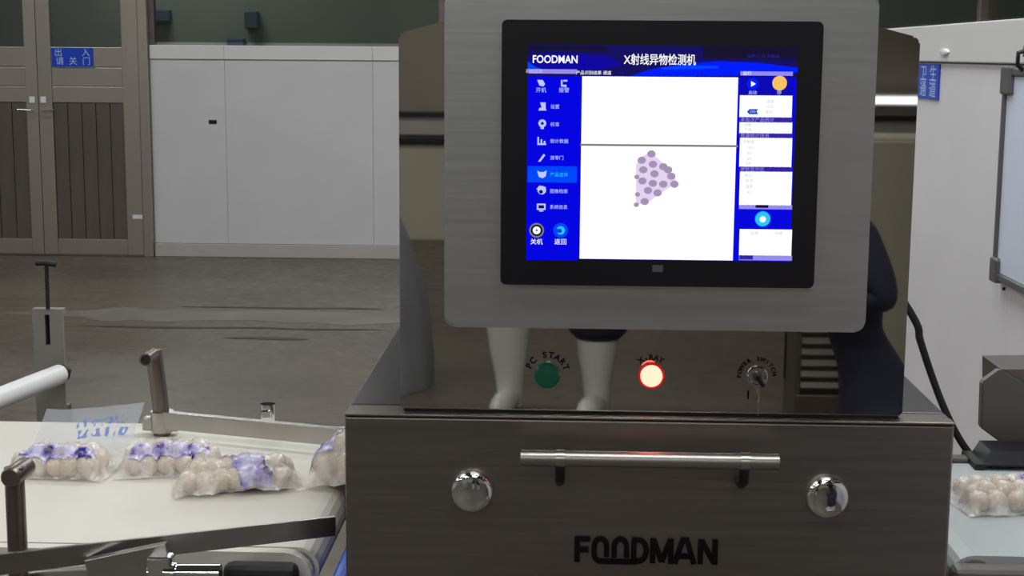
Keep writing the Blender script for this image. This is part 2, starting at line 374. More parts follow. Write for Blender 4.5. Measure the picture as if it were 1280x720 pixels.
for k in range(5):                                          # lead-rubber strips in the tunnel mouths
    for x in (CX0+.004, CX1-.008):
        part('curtain_strip', MB().box((x, 1.80+k*.12, .925 if x < 0 and k in (1, 2, 3) else .835), (x+.004, 1.915+k*.12, .99), .001), M_['rubber'], mc)
# polished upper box with sloping shoulders
ux0, ux1, uy0, uy1, uz = -.196, .402, 1.755, 2.30, 1.472
mb = MB().prism([(ux0, uy0, CZ+.004), (ux1, uy0, CZ+.004), (ux1, uy0, uz-.006), (ux1-.006, uy0, uz), (.30, uy0, 1.497), (-.095, uy0, 1.499), (ux0+.004, uy0, uz+.001), (ux0, uy0, uz-.003)], (0, uy1-uy0, 0))
bmesh.ops.bevel(mb.b, geom=mb.b.edges[:], offset=.0022, segments=2, affect='EDGES')
part('polished_box', mb, M_['mirror'], mc)
part('box_gasket', MB().box((ux0+.004, uy0+.004, CZ), (ux1-.004, uy1-.004, CZ+.005)), M_['rubber'], mc)
# brushed screen housing with round corners
def rrect(x0, z0, x1, z1, r, y, n=8):
    P = []
    for cxx, czz, a0 in ((x1-r, z1-r, 0), (x0+r, z1-r, PI/2), (x0+r, z0+r, PI), (x1-r, z0+r, 1.5*PI)):
        rr = r
        for k in range(n+1): a = a0+k*PI/2/n; P.append((cxx+rr*math.cos(a), y, czz+rr*math.sin(a)))
    return P
mb = MB()
hx0, hx1, hz0, hz1 = -.1375, .3405, 1.140, 1.517
mb.prism(rrect(hx0, hz0, hx1, hz1, .012, 1.69), (0, .064, 0))
fe = [e for e in mb.b.edges if all(v.co.y < 1.691 for v in e.verts)]
bmesh.ops.bevel(mb.b, geom=fe, offset=.003, segments=3, affect='EDGES')
hs = part('screen_housing', mb, M_['brushed'], mc)
mb = MB().prism(rrect(-.0730, 1.192, .2785, 1.4865, .006, 1.676), (0, .0142, 0))
fe = [e for e in mb.b.edges if all(v.co.y < 1.677 for v in e.verts)]
bmesh.ops.bevel(mb.b, geom=fe, offset=.0015, segments=2, affect='EDGES')
bz = part('monitor_bezel', mb, M_['bezel'], mc, 'black monitor bezel')
p = at(822, 336, 1.676)
part('bezel_mark', MB().box((p.x-.006, 1.6752, p.z-.004), (p.x+.006, 1.6762, p.z+.004), .0005), mat('grey_mark', (80, 80, 84), .4), bz)

# --- the lit screen: flat printed areas, each a thin sheet in front of the panel
sx0, sx1, sz0, sz1 = -.0442, .2508, 1.2222, 1.4572
A_ = at(660, 58, 1.6755); 
def S_(px, py):                                            # a place on the screen panel
    u = (px-660)/(998-660 + (987-658-338)*(py-58)/266*1.0); v = (py-58-(px-660)*.008)/266
    return sx0+u*(sx1-sx0), sz1-v*(sz1-sz0)
scr = part('screen', MB().box((sx0, 1.6753, sz0), (sx1, 1.6765, sz1)), emis('screen_blue', (8, 8, 222), 1), mc, 'lit blue and white touch screen')
EM = dict(white=emis('screen_white', (255, 255, 255), 1.05), deep=emis('screen_navy', (22, 18, 96), 1), dark=emis('screen_dark', (24, 20, 48), 1),
          bright=emis('screen_bright_blue', (0, 30, 255), 1), lav=emis('screen_lavender', (150, 140, 235), 1), pale=emis('screen_pale', (190, 200, 255), 1),
          line=emis('screen_grey', (120, 124, 122), 1), strip=emis('screen_strip', (52, 36, 168), 1), high=emis('screen_highlight', (0, 72, 250), 1), cyan=emis('screen_cyan', (40, 200, 245), 1),
          orange=emis('screen_orange', (248, 196, 96), 1), dot=emis('screen_dot', (166, 146, 182), 1), dot2=emis('screen_dot_pale', (226, 212, 238), 1), tag=emis('screen_tag', (10, 70, 200), 1), purple=emis('screen_violet', (16, 10, 160), 1), ltext=emis('screen_faint', (200, 200, 210), 1))
SY = 1.6753
def q(x0, y0, x1, y1, m, layer=1, name='screen_panel'):
    a = S_(x0, y1); b = S_(x1, y0); y = SY-.00012*layer
    return part(name, MB().box((a[0], y-.0001, a[1]), (b[0], y, b[1])), EM[m], scr)
def disc(x, y, r, m, layer=2, name='screen_icon', n=20, sq=1):
    cxx, czz = S_(x, y); k = r*(sx1-sx0)/338; yy = SY-.00012*layer
    return part(name, MB().prism([(cxx+k*math.cos(2*PI*i/n), yy, czz+sq*k*math.sin(2*PI*i/n)) for i in range(n)], (0, .0001, 0)), EM[m], scr)
def poly(pts, m, layer=2, name='screen_icon'):
    yy = SY-.00012*layer
    return part(name, MB().prism([(S_(*p)[0], yy, S_(*p)[1]) for p in pts], (0, .0001, 0)), EM[m], scr)
def tx(s, x, y, hpx, m='white', layer=3, sx=1, bold=0, al='CENTER'):
    cxx, czz = S_(x, y)
    return part('screen_text', text_mb(s, hpx*(sx1-sx0)/338*1.35, face_at((cxx, SY-.00012*layer-.0001, czz)), .0001, bold, al, sx), EM[m], scr)
q(660, 58, 998, 94, 'deep')
q(880, 58, 998, 72, 'dark', 2); q(660, 58, 760, 62, 'dark', 2)
poly([(662, 84), (662, 70), (700, 66), (760, 70), (780, 80), (740, 88)], 'purple', 2)
poly([(790, 94), (815, 86), (850, 80), (900, 76), (950, 78), (998, 84), (998, 90), (926, 90), (924, 94)], 'bright', 3)
poly([(826, 84), (860, 81), (900, 82), (898, 85), (830, 86)], 'high', 4)
poly([(660, 76), (668, 82), (680, 86), (660, 86)], 'high', 3)
q(661, 86, 722, 91, 'lav', 4); tx('系统菜单', 668, 88.5, 4, 'pale', 5)
q(660, 91.5, 725.5, 326, 'bright', 0, 'menu_panel').data.materials[0] = emis('screen_menu', (6, 6, 226), 1)
tx('产品识别结果 通道', 743, 90.5, 4, 'white', 5)
q(727, 96, 924, 324, 'white', 1, 'image_panel')
q(727, 180, 924, 180.9, 'line', 2, 'divider_line')
tx('FOODMAN', 694.5, 74, 10, 'white', 5, .84, .0002)
tx('X射线异物检测机', 826, 75, 11, 'white', 5, .79, .00012)
tx('2019-11-12 10:28:06', 955, 70, 3.6, 'strip', 5)
tx('开机', 677, 112, 5, 'pale'); tx('报警', 706, 112, 5, 'pale')
poly([(672, 99), (679, 99), (682, 104), (680, 107), (675, 106)], 'pale'); poly([(702, 99), (704, 99), (704, 105), (709, 105), (709, 108), (702, 107)], 'pale'); q(705, 99, 710, 101, 'pale', 2, 'screen_icon')
rows = [(132, '设置'), (154, '校准'), (175, '统计数据'), (196, '清零门'), (217, '产品选择'), (238, '图像检索'), (258, '系统信息')]
q(661, 207, 723, 227, 'high', 1, 'menu_highlight')
for y, s in rows: tx(s, 689, y+.5, 4.3, 'cyan' if y == 217 else 'pale', 3, al='LEFT')
poly([(676, 127), (683, 127), (683, 134), (684, 137), (674, 137), (675, 134), (678, 133)], 'pale')
disc(679, 153, 5, 'pale'); disc(679, 153, 2, 'bright', 3); q(677, 157, 681, 160, 'pale', 2, 'screen_icon')
poly([(673, 170), (675, 170), (675, 178), (684, 178), (684, 180), (673, 180)], 'pale'); q(677, 173, 679, 178, 'pale', 2, 'screen_icon'); q(681, 175, 683, 178, 'pale', 2, 'screen_icon')
poly([(681, 191), (683, 193), (677, 201), (674, 201)], 'pale')
poly([(673, 212), (676, 214), (681, 214), (685, 212), (684, 219), (680, 222), (675, 220)], 'pale', 3)
disc(679, 237, 5.5, 'pale'); disc(678, 239, 2.5, 'deep', 3); poly([(672, 236), (676, 231), (684, 233), (684, 240), (680, 236)], 'pale', 4)
q(673, 254, 684, 262, 'pale', 2, 'screen_icon'); q(675, 256, 682, 260, 'deep', 3, 'screen_icon'); q(676, 262.5, 681, 264, 'pale', 2, 'screen_icon')
disc(673, 288, 9.5, 'line', 2); disc(673, 288, 7.5, 'dark', 3); disc(673, 288, 5, 'white', 4); disc(673, 288, 1.5, 'line', 5)
disc(703, 288, 9.5, 'high', 2); disc(703, 288, 5.5, 'cyan', 3); disc(702, 288.5, 2.6, 'bright', 4); q(697, 286, 702, 291, 'high', 5, 'screen_icon')
tx('关机', 673, 303, 6); tx('返回', 703, 303, 6)
# right column
q(926.5, 89, 992, 93.5, 'lav', 5); tx('运行', 935, 91.2, 4, 'white', 6)
q(926.5, 94, 992, 118, 'strip', 4).data.materials[0] = emis('screen_blue_dim', (14, 10, 180), 1)
disc(942, 104, 7.5, 'bright', 5); poly([(940, 100.5), (946, 104), (940, 107.5)], 'white', 6); disc(975.5, 103, 9.2, 'orange', 5)
tx('启动', 942, 115, 4, 'pale', 6); tx('停', 975, 115, 4.5, 'pale', 6)
for y0_, y1_ in ((118.5, 145), (151.5, 165), (171, 207), (213, 255), (286, 319)): q(925.5, y0_, 991.5, y1_, 'white', 2, 'data_panel')
for y0_, y1_, s in ((145, 151.5, '本批次产品统计'), (165, 171, '数量统计信息'), (207, 213, '参数显示区')): q(925.5, y0_, 991.5, y1_, 'strip', 2, 'strip'); tx(s, 927, (y0_+y1_)/2, 4.5, 'lav', 4, al='LEFT')
q(925.5, 255, 991.5, 260, 'lav', 2, 'strip'); q(946, 255, 962, 258.5, 'dark', 3, 'strip')
q(925.5, 319, 991.5, 325, 'lav', 2, 'strip'); q(926, 319, 943, 324, 'strip', 3, 'strip')
poly([(935, 138.5), (938, 135), (949, 135), (947, 138), (949, 141.5), (938, 141.5)], 'tag', 4); tx('ON', 942, 138.3, 3.4, 'pale', 5)
disc(955, 272.5, 10.5, 'high', 3); disc(955, 272.5, 9.5, 'cyan', 4); disc(955, 273, 4, 'white', 5)
for x, y, s in ((964, 126, '速度'), (963, 132, '15.0'), (962, 139, '通过'), (936, 155, '总数'), (936, 161, '不良'), (937, 176, '灵敏度'), (938, 183, '120'), (938, 190, '85'), (938, 197, '64'), (937, 203, '300'), (937, 218, '电压'), (938, 225, '电流'), (938, 232, '温度'), (938, 239, '42'), (945, 291, '结果'), (975, 291, '合格')):
    tx(s, x, y, 3.6, 'ltext', 4)
# X-ray picture of a packet
dots = [(816, 191), (804, 199), (818, 204), (806, 211), (831, 207), (837, 211), (820, 216), (805, 225), (798, 220), (818, 228), (831, 229), (841, 219), (845, 229), (812, 237), (824, 240), (799, 242), (808, 251), (797.5, 255)]
poly([(797, 205), (801, 196), (815, 188), (833, 205), (846, 222), (848, 230), (840, 232), (815, 250), (806, 253), (797, 256)], 'dot2', 3, 'packet_shadow')
for i, (x, y) in enumerate(dots): disc(x, y, 5.4 if x > 799 else 3.4, 'dot', 4+i*.1, 'packet_dot', 14, .85)

# --- controls on the polished front
def arc_text(s, cxx, czz, r, a0, a1, size, y):
    root = None
    for k, ch in enumerate(s):
        if ch == ' ': continue
        a = math.radians(a0+(a1-a0)*k/(len(s)-1))
        M = Matrix.Translation((cxx+r*math.cos(a), y, czz+r*math.sin(a))) @ FACE @ Matrix.Rotation(a-PI/2, 4, 'Z')
        part('letter', text_mb(ch, size, M, .0004, .00035), M_['ink'], mc)
YM = uy0-.0003
TOY = Matrix.Rotation(PI/2, 4, 'X')                        # local Z -> world -Y
def dial(px, py): p = at(px, py, uy0); return p
g = dial(684, 468); part('start_button', MB().lathe([(.002, 0), (.0155, 0), (.0155, .006), (.0135, .008), (.0133, .011), (.002, .012)], Matrix.Translation(g) @ TOY), M_['green'], mc, 'green button')
arc_text('PC START', g.x, g.z, .0235, 155, 22, .0105, YM)
r_ = dial(814, 469)
part('lamp_ring', MB().lathe([(.0132, 0), (.0155, 0), (.0155, .005), (.0135, .006), (.0132, .001)], Matrix.Translation(r_) @ TOY), mat('red_ring', (170, 22, 22), .3, emit=.35), mc, 'red ring')
part('indicator_lamp', MB().lathe([(.002, 0), (.0128, 0), (.0128, .006), (.011, .009), (.006, .0105), (.001, .011)], Matrix.Translation(r_) @ TOY), emis('lit_lamp', (255, 150, 126), 3), mc, 'glowing red lamp')
l = bpy.data.lights.new('indicator_glow', 'POINT'); l.energy = .045; l.color = (1, .06, .03); l.shadow_soft_size = .012
o = bpy.data.objects.new('indicator_glow', l); COL.objects.link(o); o.location = r_ + Vector((0, -.03, 0)); o.parent = mc; o.location = o.location - mc.location
arc_text('X-RAY', r_.x, r_.z, .0215, 125, 58, .009, YM)
k_ = dial(946, 470)
ks = part('key_switch', MB().lathe([(.002, 0), (.0125, 0), (.0125, .004), (.011, .0065), (.0095, .0065), (.009, .002), (.002, .002)], Matrix.Translation(k_) @ TOY), M_['chrome'], mc)
part('key', MB().box((-.0025, -.012, .002), (.0025, .004, .016), .0008, 2, Matrix.Translation(k_) @ TOY @ Matrix.Rotation(.6, 4, 'Z')), M_['black'], ks)
part('key_barrel', MB().lathe([(.001, 0), (.006, 0), (.0055, .005), (.001, .0055)], Matrix.Translation(k_) @ TOY, 20), M_['dsteel'], ks)
part('key_tag', MB().box((k_.x+.001, uy0-.008, k_.z-.031), (k_.x+.0026, uy0-.0072, k_.z-.023), .0003).tube([(k_.x+.0018, uy0-.008, k_.z-.023), (k_.x+.001, uy0-.010, k_.z-.010)], .0004, 6).tube([(k_.x+.0018, uy0-.008, k_.z-.031), (k_.x+.002, uy0-.008, k_.z-.046)], .0005, 6), M_['chrome'], ks)
part('mark', MB().box((k_.x-.0105, YM-.0002, k_.z-.028), (k_.x-.0085, YM+.0002, k_.z-.018)), M_['ink'], mc)
arc_text('POWER SWITCH', k_.x, k_.z, .0205, 182, 8, .0068, YM)
# --- bar handle
hz = .989; hy = 1.683
hd = part('bar_handle', MB().tube([(-.0485, hy, hz), (.2475, hy, hz)], .0093, 24), mat('handle_steel', (165, 160, 156), .38, 1, .03, 8), mc)
for x in (-.003, .209):
    part('handle_ring', MB().tube([(x-.005, hy, hz), (x+.005, hy, hz)], .0104, 24), M_['steel'], hd)
    part('standoff', MB().tube([(x, hy, hz-.004), (x, hy+.006, hz-.026), (x, hy+.03, hz-.036), (x, CY0+.002, hz-.038)], .0055, 14), M_['black'], hd)
# --- round chrome latch caps
for px, py in ((590, 613), (1033, 620)):
    p = at(px, py, CY0)
    lt_ = part('latch_cap', MB().lathe([(.003, 0), (.0255, 0), (.026, .003), (.0255, .007), (.024, .010), (.022, .0115), (.018, .0122), (.012, .0128), (.006, .0131), (.001, .0132)], Matrix.Translation(p) @ TOY, 40), M_['chrome'], mc)
# --- maker's name in raised strokes
def stroke_letter(paths, x, z, s, name='logo_letter'):
    mb = MB(); wdt = .21*s
    for kk, P in enumerate(paths):
        pts = [Vector((x+a*s, 0, z+b*s)) for a, b in P]; n = len(pts); L = []; Rr = []
        for i, c in enumerate(pts):
            t1 = (pts[i]-pts[i-1]).normalized() if i else (pts[1]-pts[0]).normalized()
            t2 = (pts[i+1]-pts[i]).normalized() if i < n-1 else t1
            t = (t1+t2).normalized(); nn = Vector((-t.z, 0, t.x)); k = min(1.6, 1/max(.4, nn.dot(Vector((-t1.z, 0, t1.x)))))
            L.append(c+nn*wdt/2*k); Rr.append(c-nn*wdt/2*k)
        for i in range(n-1):
            mb.prism([(v.x, CY0-.0022-kk*.0003, v.z) for v in (L[i], L[i+1], Rr[i+1], Rr[i])], (0, .0025+kk*.0003, 0))
    return part(name, mb, M_['ink'], mc)
def arc(cx_, cy_, r, a0, a1, n=10, ry=None): ry = ry or r; return [(cx_+r*math.cos(math.radians(a0+(a1-a0)*k/n)), cy_+ry*math.sin(math.radians(a0+(a1-a0)*k/n))) for k in range(n+1)]
lz = .846; s = .031
x = .0155
stroke_letter([[(.1, 0), (.1, 1)], [(.0, .93), (.60, .93)], [(.1, .5), (.54, .5)]], x, lz, s)
stroke_letter([[(1.24, .22), (1.24, .55)] + arc(1.0, .62, .24, 0, 180, 10, .33) + [(.76, .4)] + arc(1.0, .34, .24, 180, 262, 8, .30) + [(2.4, .035)]], x, lz, s)
stroke_letter([[(1.53, .2), (1.53, .58)] + arc(1.77, .62, .24, 180, 0, 10, .33) + [(2.01, .2)]], x, lz, s)
stroke_letter([[(2.29, .9), (2.29, .1)], [(2.2, .93), (2.48, .93)] + arc(2.5, .5, .27, 80, -80, 10, .42) + [(2.25, .06)]], x, lz, s)
stroke_letter([[(3.02, 0), (3.02, 1)], [(3.04, .97), (3.37, .06)], [(3.37, .06), (3.70, .97)], [(3.72, 0), (3.72, 1)]], x, lz, s)
stroke_letter([[(3.88, 0), (4.17, .96), (4.33, .96), (4.62, 0)], [(4.02, .3), (4.48, .3)]], x, lz, s)
stroke_letter([[(4.86, 0), (4.86, 1)], [(4.89, .95), (5.39, .05)], [(5.42, 0), (5.42, 1)]], x, lz, s)
# blue guard and latch at the tunnel mouth
p = at(418, 690, 1.86)
part('belt_guard', MB().box((CX0-.030, 1.78, .60), (CX0+.001, 1.98, .80), .012, 3), M_['bluepart'], mc, 'blue plastic guard')
part('guard_latch', MB().tube([(CX0-.018, 1.79, .735), (CX0-.03, 1.785, .715), (CX0-.036, 1.785, .66)], .006, 12).box((CX0-.03, 1.782, .728), (CX0-.002, 1.80, .738), .002), M_['chrome'], mc)

# ------------------------------------------------------------------ conveyors
ZB = .82
BY0, BY1 = 1.83, 2.50
def belt_loop(x0, x1, y0, y1, zt, r=.03):
    prof = [(x0+r, zt), (x1-r, zt)]
    prof = [(x0+r+(x1-x0-2*r)*k/10, zt) for k in range(11)]
    prof += [(x1-r+r*math.sin(a), zt-r+r*math.cos(a)) for a in [PI*k/10 for k in range(1, 10)]]
    prof += [(x1-r, zt-2*r), (x0+r, zt-2*r)]
    prof += [(x0+r-r*math.sin(a), zt-r-r*math.cos(a)) for a in [PI*k/10 for k in range(1, 10)]]
    mb = MB(); mb.prism([(a, y0, b) for a, b in prof], (0, y1-y0, 0)); return mb
cv = thing('infeed_conveyor', 'white belt conveyor carrying bags into the left side of the machine', 'conveyor', (-1.0, 2.1, 0))
part('belt', belt_loop(-1.75, -.312, BY0+.02, BY1-.02, ZB), M_['belt'], cv)
part('end_roller', MB().tube([(-.343, BY0+.018, ZB-.03), (-.343, BY1, ZB-.03)], .0255, 24), M_['steel'], cv)
part('side_frame', belt_loop(-1.78, -.318, BY0, BY0+.018, ZB-.001, .036), M_['belt'], cv, 'white edge frame')
part('side_frame', MB().box((-1.78, BY1-.017, .74), (-.33, BY1+.01, ZB-.012), .003), M_['steel'], cv)
for x in (-1.6, -.5):
    for y in (BY0+.03, BY1-.05): part('leg', MB().box((x-.02, y-.02, 0), (x+.02, y+.02, .75), .003), M_['steel'], cv)
part('side_slot_cover', MB().box((-.428, BY0-.030, .745), (-.332, BY0-.001, .811), .012, 3), M_['rubber'], cv)
part('bracket_arm', MB().box((-.70, 1.69, .735), (-.66, BY0+.03, .75), .002).box((-.56, 1.69, .735), (-.52, BY0+.03, .75), .002).box((-.70, 1.69, .735), (-.5, 1.72, .78), .002), M_['steel'], cv)
# guide rails funnel the bags to the tunnel
ra = onz(-30, 695, .862); rb = onz(419, 645, .862)
part('guide_rail', MB().beam(ra-Vector((0, 0, .013)), rb-Vector((0, 0, .013)), .006, .026, .001), M_['steel'], cv)
ra = onz(205, 516, .862); rb = onz(436, 538, .862)
part('guide_rail', MB().beam(ra-Vector((0, 0, .0135)), rb-Vector((0, 0, .0135)), .006, .027, .001).beam(ra-Vector((0, -.005, 0)), rb-Vector((0, -.005, 0)), .014, .002, .0005), M_['steel'], cv)
# back post with clamp and cross tube
pb = onz(201, 536, .83); 
ptop = at(186, 438, pb.y)
po = part('guide_post', MB().tube([(pb.x+.003, pb.y, .755), (pb.x+.001, pb.y, .87), (ptop.x+.008, ptop.y, ptop.z)], .0135, 20), M_['dsteel'], cv)
cr = at(182, 450, pb.y-.055)
mb = MB(); Mx = Matrix.Translation((cr.x, cr.y, cr.z)) @ TOY
mb.lathe([(.0075, -.045), (.0105, -.045), (.0105, 0), (.0080, 0), (.0075, -.004), (.0075, -.04)], Mx, 20)
part('cross_tube', mb, M_['dsteel'], po)
part('tube_bore', MB().lathe([(.001, -.003), (.0079, -.003), (.0079, -.002), (.001, -.002)], Mx, 20), M_['rubber'], po)
cl = at(203, 527, pb.y)
part('clamp', MB().tube([(cl.x, cl.y, cl.z-.016), (cl.x, cl.y, cl.z+.018)], .019, 20).box((cl.x+.0, cl.y-.012, cl.z-.014), (cl.x+.028, cl.y+.012, cl.z+.012), .002).box((cl.x-.032, cl.y-.01, cl.z-.014), (cl.x, cl.y+.012, cl.z+.008), .003), M_['steel'], po)
kb = at(335, 515, 2.425)
part('rail_clamp', MB().tube([(kb.x, kb.y, kb.z-.022), (kb.x, kb.y, kb.z+.014)], .0125, 18).box((kb.x-.009, kb.y-.016, kb.z-.012), (kb.x+.009, kb.y-.008, kb.z+.006), .002), M_['chrome'], cv)
# front post, bracket bar and clamp
fp = at(18, 594, 1.735)
fo = part('guide_post', MB().tube([(fp.x, fp.y, .74), (fp.x, fp.y, fp.z+.010)], .0118, 20), M_['dsteel'], cv)
part('cross_tube', MB().lathe([(.001, -.05), (.0125, -.05), (.0125, 0), (.0105, .003), (.001, .003)], Matrix.Translation((fp.x, fp.y-.012, fp.z)) @ TOY, 20), M_['dsteel'], fo)
b0 = at(112, 719, 1.715); b1 = at(214, 698, 1.715)
part('bracket_bar', MB().beam(b0, b1, .012, .042, .0015), M_['steel'], cv)
b2 = at(-10, 724, 1.76); b3 = at(150, 714, 1.76)
part('bracket_bar', MB().beam(b2, b3, .01, .012, .0015), M_['steel'], cv)
c0 = at(186, 716, 1.70); c1 = at(276, 716, 1.70)
part('clamp', MB().tube([c0, c1], .0105, 20).tube([c0+Vector((.02, 0, 0)), c0+Vector((.034, 0, 0))], .0135, 20).box((c0.x, c0.y-.01, c0.z-.0), (c0.x+.03, c0.y+.012, c0.z+.022), .003), M_['chrome'], cv)

# outfeed conveyor on the right
cv2 = thing('outfeed_conveyor', 'white belt conveyor leaving the right side of the machine', 'conveyor', (.85, 2.1, 0))
part('belt', belt_loop(.522, 1.12, 1.955, 2.42, .79), mat('grey_white_belt', (172, 178, 180), .4, 0, .05, 6), cv2)
part('side_frame', MB().box((.515, 1.915, .70), (1.13, 1.952, .784), .012, 3), M_['greybox'], cv2)
part('side_frame', MB().box((.52, 2.423, .70), (1.13, 2.45, .798), .004), M_['greybox'], cv2)
part('end_roller', MB().tube([(.553, 1.95, .76), (.553, 2.43, .76)], .0255, 24), M_['steel'], cv2)
for x in (.6, 1.08):
    for y in (1.94, 2.42): part('leg', MB().box((x-.02, y-.02, 0), (x+.02, y+.02, .72), .003), M_['steel'], cv2)
# junction box on the outfeed's back frame
p0 = at(1214, 592, 2.40); p1 = at(1300, 568, 2.40)
t = thing('junction_box', 'flat black junction box behind the right conveyor where the cable ends', 'box', ((p0.x+p1.x)/2, 2.45, .80))
zt_ = p1.z-.004
part('box_body', MB().prism([(p0.x, 2.38, .80), (p0.x+.165, 2.38, .80), (p0.x+.165, 2.38, zt_-.012), (p0.x+.02, 2.38, zt_-.012), (p0.x, 2.38, zt_-.03)], (0, .085, 0)), M_['rubber'], t)
part('box_lid', MB().prism([(p0.x+.012, 2.385, zt_-.012), (p0.x+.165, 2.385, zt_-.012), (p0.x+.165, 2.40, zt_+.008), (p0.x+.03, 2.40, zt_+.008)], (0, .07, 0)), M_['black'], t)
# grey steel box on a pole at the right edge
t = thing('control_box', 'grey steel control box with slanted corners on a pole at the right edge', 'control box', (.80, 2.56, 0))
a1 = at(1227, 536, 2.55); a2 = at(1228, 478, 2.55)
mb = MB()
xl = a1.x; 
P5 = [at(px, py, 2.50) for px, py in ((1228, 478), (1250, 462), (1330, 508), (1330, 612), (1226, 535))]
mb.prism(P5, (0, .02, 0)); bmesh.ops.bevel(mb.b, geom=mb.b.edges[:], offset=.002, segments=2, affect='EDGES')
part('box_body', mb, M_['greybox'], t)
P4 = [at(px, py, 2.52) for px, py in ((1252, 462), (1345, 461), (1345, 590), (1252, 540))]
part('box_back', MB().prism([p+Vector((0, .0005, 0)) for p in P4], (0, .12, 0)), M_['dsteel'], t)
part('pole', MB().tube([(xl+.10, 2.60, 0), (xl+.10, 2.60, a1.z+.01)], .02, 16), M_['greybox'], t)
part('pole_foot', MB().box((xl+.06, 2.52, 0), (xl+.26, 2.72, .012), .003), M_['greybox'], t)
# cable
c = [at(1130, 372, 2.34), at(1139, 392, 2.40), at(1150, 425, 2.44), at(1163, 465, 2.48), at(1180, 510, 2.48), at(1200, 550, 2.48), at(1222, 580, 2.472)]
c = [Vector((.42, 2.305, 1.22)), Vector((.43, 2.335, 1.21))]+c[1:]
def smooth(P, n=6):
    out = []
    for i in range(len(P)-1):
        p0, p1, p2, p3 = P[max(i-1, 0)], P[i], P[i+1], P[min(i+2, len(P)-1)]
        for k in range(n):
            t_ = k/n; out.append(.5*((2*p1)+(p2-p0)*t_+(2*p0-5*p1+4*p2-p3)*t_*t_+(3*p1-p0-3*p2+p3)*t_**3))
    return out+[P[-1]]
tag(part('power_cable', MB().tube(smooth(c), .0062, 12), M_['rubber'], None), 'thick black cable hanging from the back of the machine down to the junction box', 'cable')

# ------------------------------------------------------------------ roller bracket behind the left conveyor
yb = 3.0
a = at(40, 386, yb); b = at(83, 520, yb)
t = thing('roller_stand', 'pale slotted bracket with a T-handled screw and white roller behind the left conveyor', 'roller stand', ((a.x+b.x)/2, yb, 0))
pm = mat('pale_steel', (132, 127, 120), .45, 0, .08, 10)
xm = (a.x+b.x)/2
part('slotted_plate', MB().box((a.x, yb, b.z-.02), (xm-.006, yb+.008, a.z-.012)).box((xm+.004, yb, b.z-.02), (b.x, yb+.008, a.z-.012)).box((xm-.0059, yb, b.z-.02), (xm+.0039, yb+.008, a.z-.075)).box((a.x, yb, a.z-.0119), (b.x, yb+.02, a.z)), pm, t)
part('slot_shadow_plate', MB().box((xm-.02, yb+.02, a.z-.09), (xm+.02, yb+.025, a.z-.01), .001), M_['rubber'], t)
e0 = at(60, 386, yb); e1 = at(58, 331, yb); e2 = at(45, 329, yb); e3 = at(70, 331, yb)
part('t_handle', MB().tube([e0, e1], .0042, 10).tube([e2, (e1.x, yb, e1.z+.004), e3], .0055, 10), M_['rubber'], t)
r0 = at(74, 468, yb-.03); r1 = at(-60, 521, 2.62)
part('roller', MB().tube([r0, r1], .0205, 24), M_['whiteplastic'], t)
dr = (r0-r1).normalized()
part('roller_cap', MB().tube([r0, r0+dr*.012], .0185, 20).tube([r0+dr*.01, r0+dr*.035], .007, 12), M_['rubber'], t)
part('stand_post', MB().box((xm-.03, yb+.008, 0), (xm+.03, yb+.04, b.z+.02), .003), M_['dsteel'], t)
part('stand_foot', MB().box((xm-.12, yb-.1, 0), (xm+.12, yb+.15, .012), .003), M_['dsteel'], t)

# ------------------------------------------------------------------ bags of fish balls
def print_mat(name, seed):
    m = bpy.data.materials.new(name); m.use_nodes = True; nt = m.node_tree; N = nt.nodes; L = nt.links; b = N['Principled BSDF']
    b.inputs['Roughness'].default_value = .25
    tc = N.new('ShaderNodeTexCoord'); n = N.new('ShaderNodeTexNoise'); n.inputs['Scale'].default_value = 42; n.inputs['Detail'].default_value = 1.5
    mp = N.new('ShaderNodeMapping'); mp.inputs['Location'].default_value = (seed, seed*.7, 0); L.new(tc.outputs['Object'], mp.inputs[0]); L.new(mp.outputs[0], n.inputs[0])
    cr = N.new('ShaderNodeValToRGB'); L.new(n.outputs[0], cr.inputs[0]); e = cr.color_ramp.elements
    e[0].position = .36; e[0].color = (*lin((52, 42, 130)), 1); e[1].position = .44; e[1].color = (*lin((150, 140, 205)), 1)
    x_ = e.new(.55); x_.color = (*lin((205, 198, 228)), 1)
    L.new(cr.outputs[0], b.inputs['Base Color'])
    t = N.new('ShaderNodeBsdfTransparent'); mx = N.new('ShaderNodeMixShader')
    n3 = N.new('ShaderNodeTexNoise'); n3.inputs['Scale'].default_value = 55; L.new(mp.outputs[0], n3.inputs[0])
    mr = N.new('ShaderNodeMapRange'); mr.inputs[1].default_value = .35; mr.inputs[2].default_value = .5; mr.inputs[3].default_value = .45; mr.inputs[4].default_value = .9; L.new(n3.outputs[0], mr.inputs[0])
    L.new(mr.outputs[0], mx.inputs[0]); L.new(t.outputs[0], mx.inputs[1]); L.new(b.outputs[0], mx.inputs[2]); L.new(mx.outputs[0], N['Material Output'].inputs[0])
    return m
PM = print_mat('purple_print', 3); BALLME = {}
def film_mb(hf, u0, u1, v0, v1, M, n=46, m=30, off=.0008, mask=None):
    mb = MB(); V = {}
    for i in range(n+1):
        for j in range(m+1):
            u = u0+(u1-u0)*i/n; v = v0+(v1-v0)*j/m
            if mask and not mask(u, v): continue
            V[i, j] = mb.b.verts.new(M @ Vector((u, v, hf(u, v)+off)))
    for i in range(n):
        for j in range(m):
            k = [(i, j), (i+1, j), (i+1, j+1), (i, j+1)]
            if all(x in V for x in k): f = mb.b.faces.new([V[x] for x in k]); f.smooth = True
    return mb
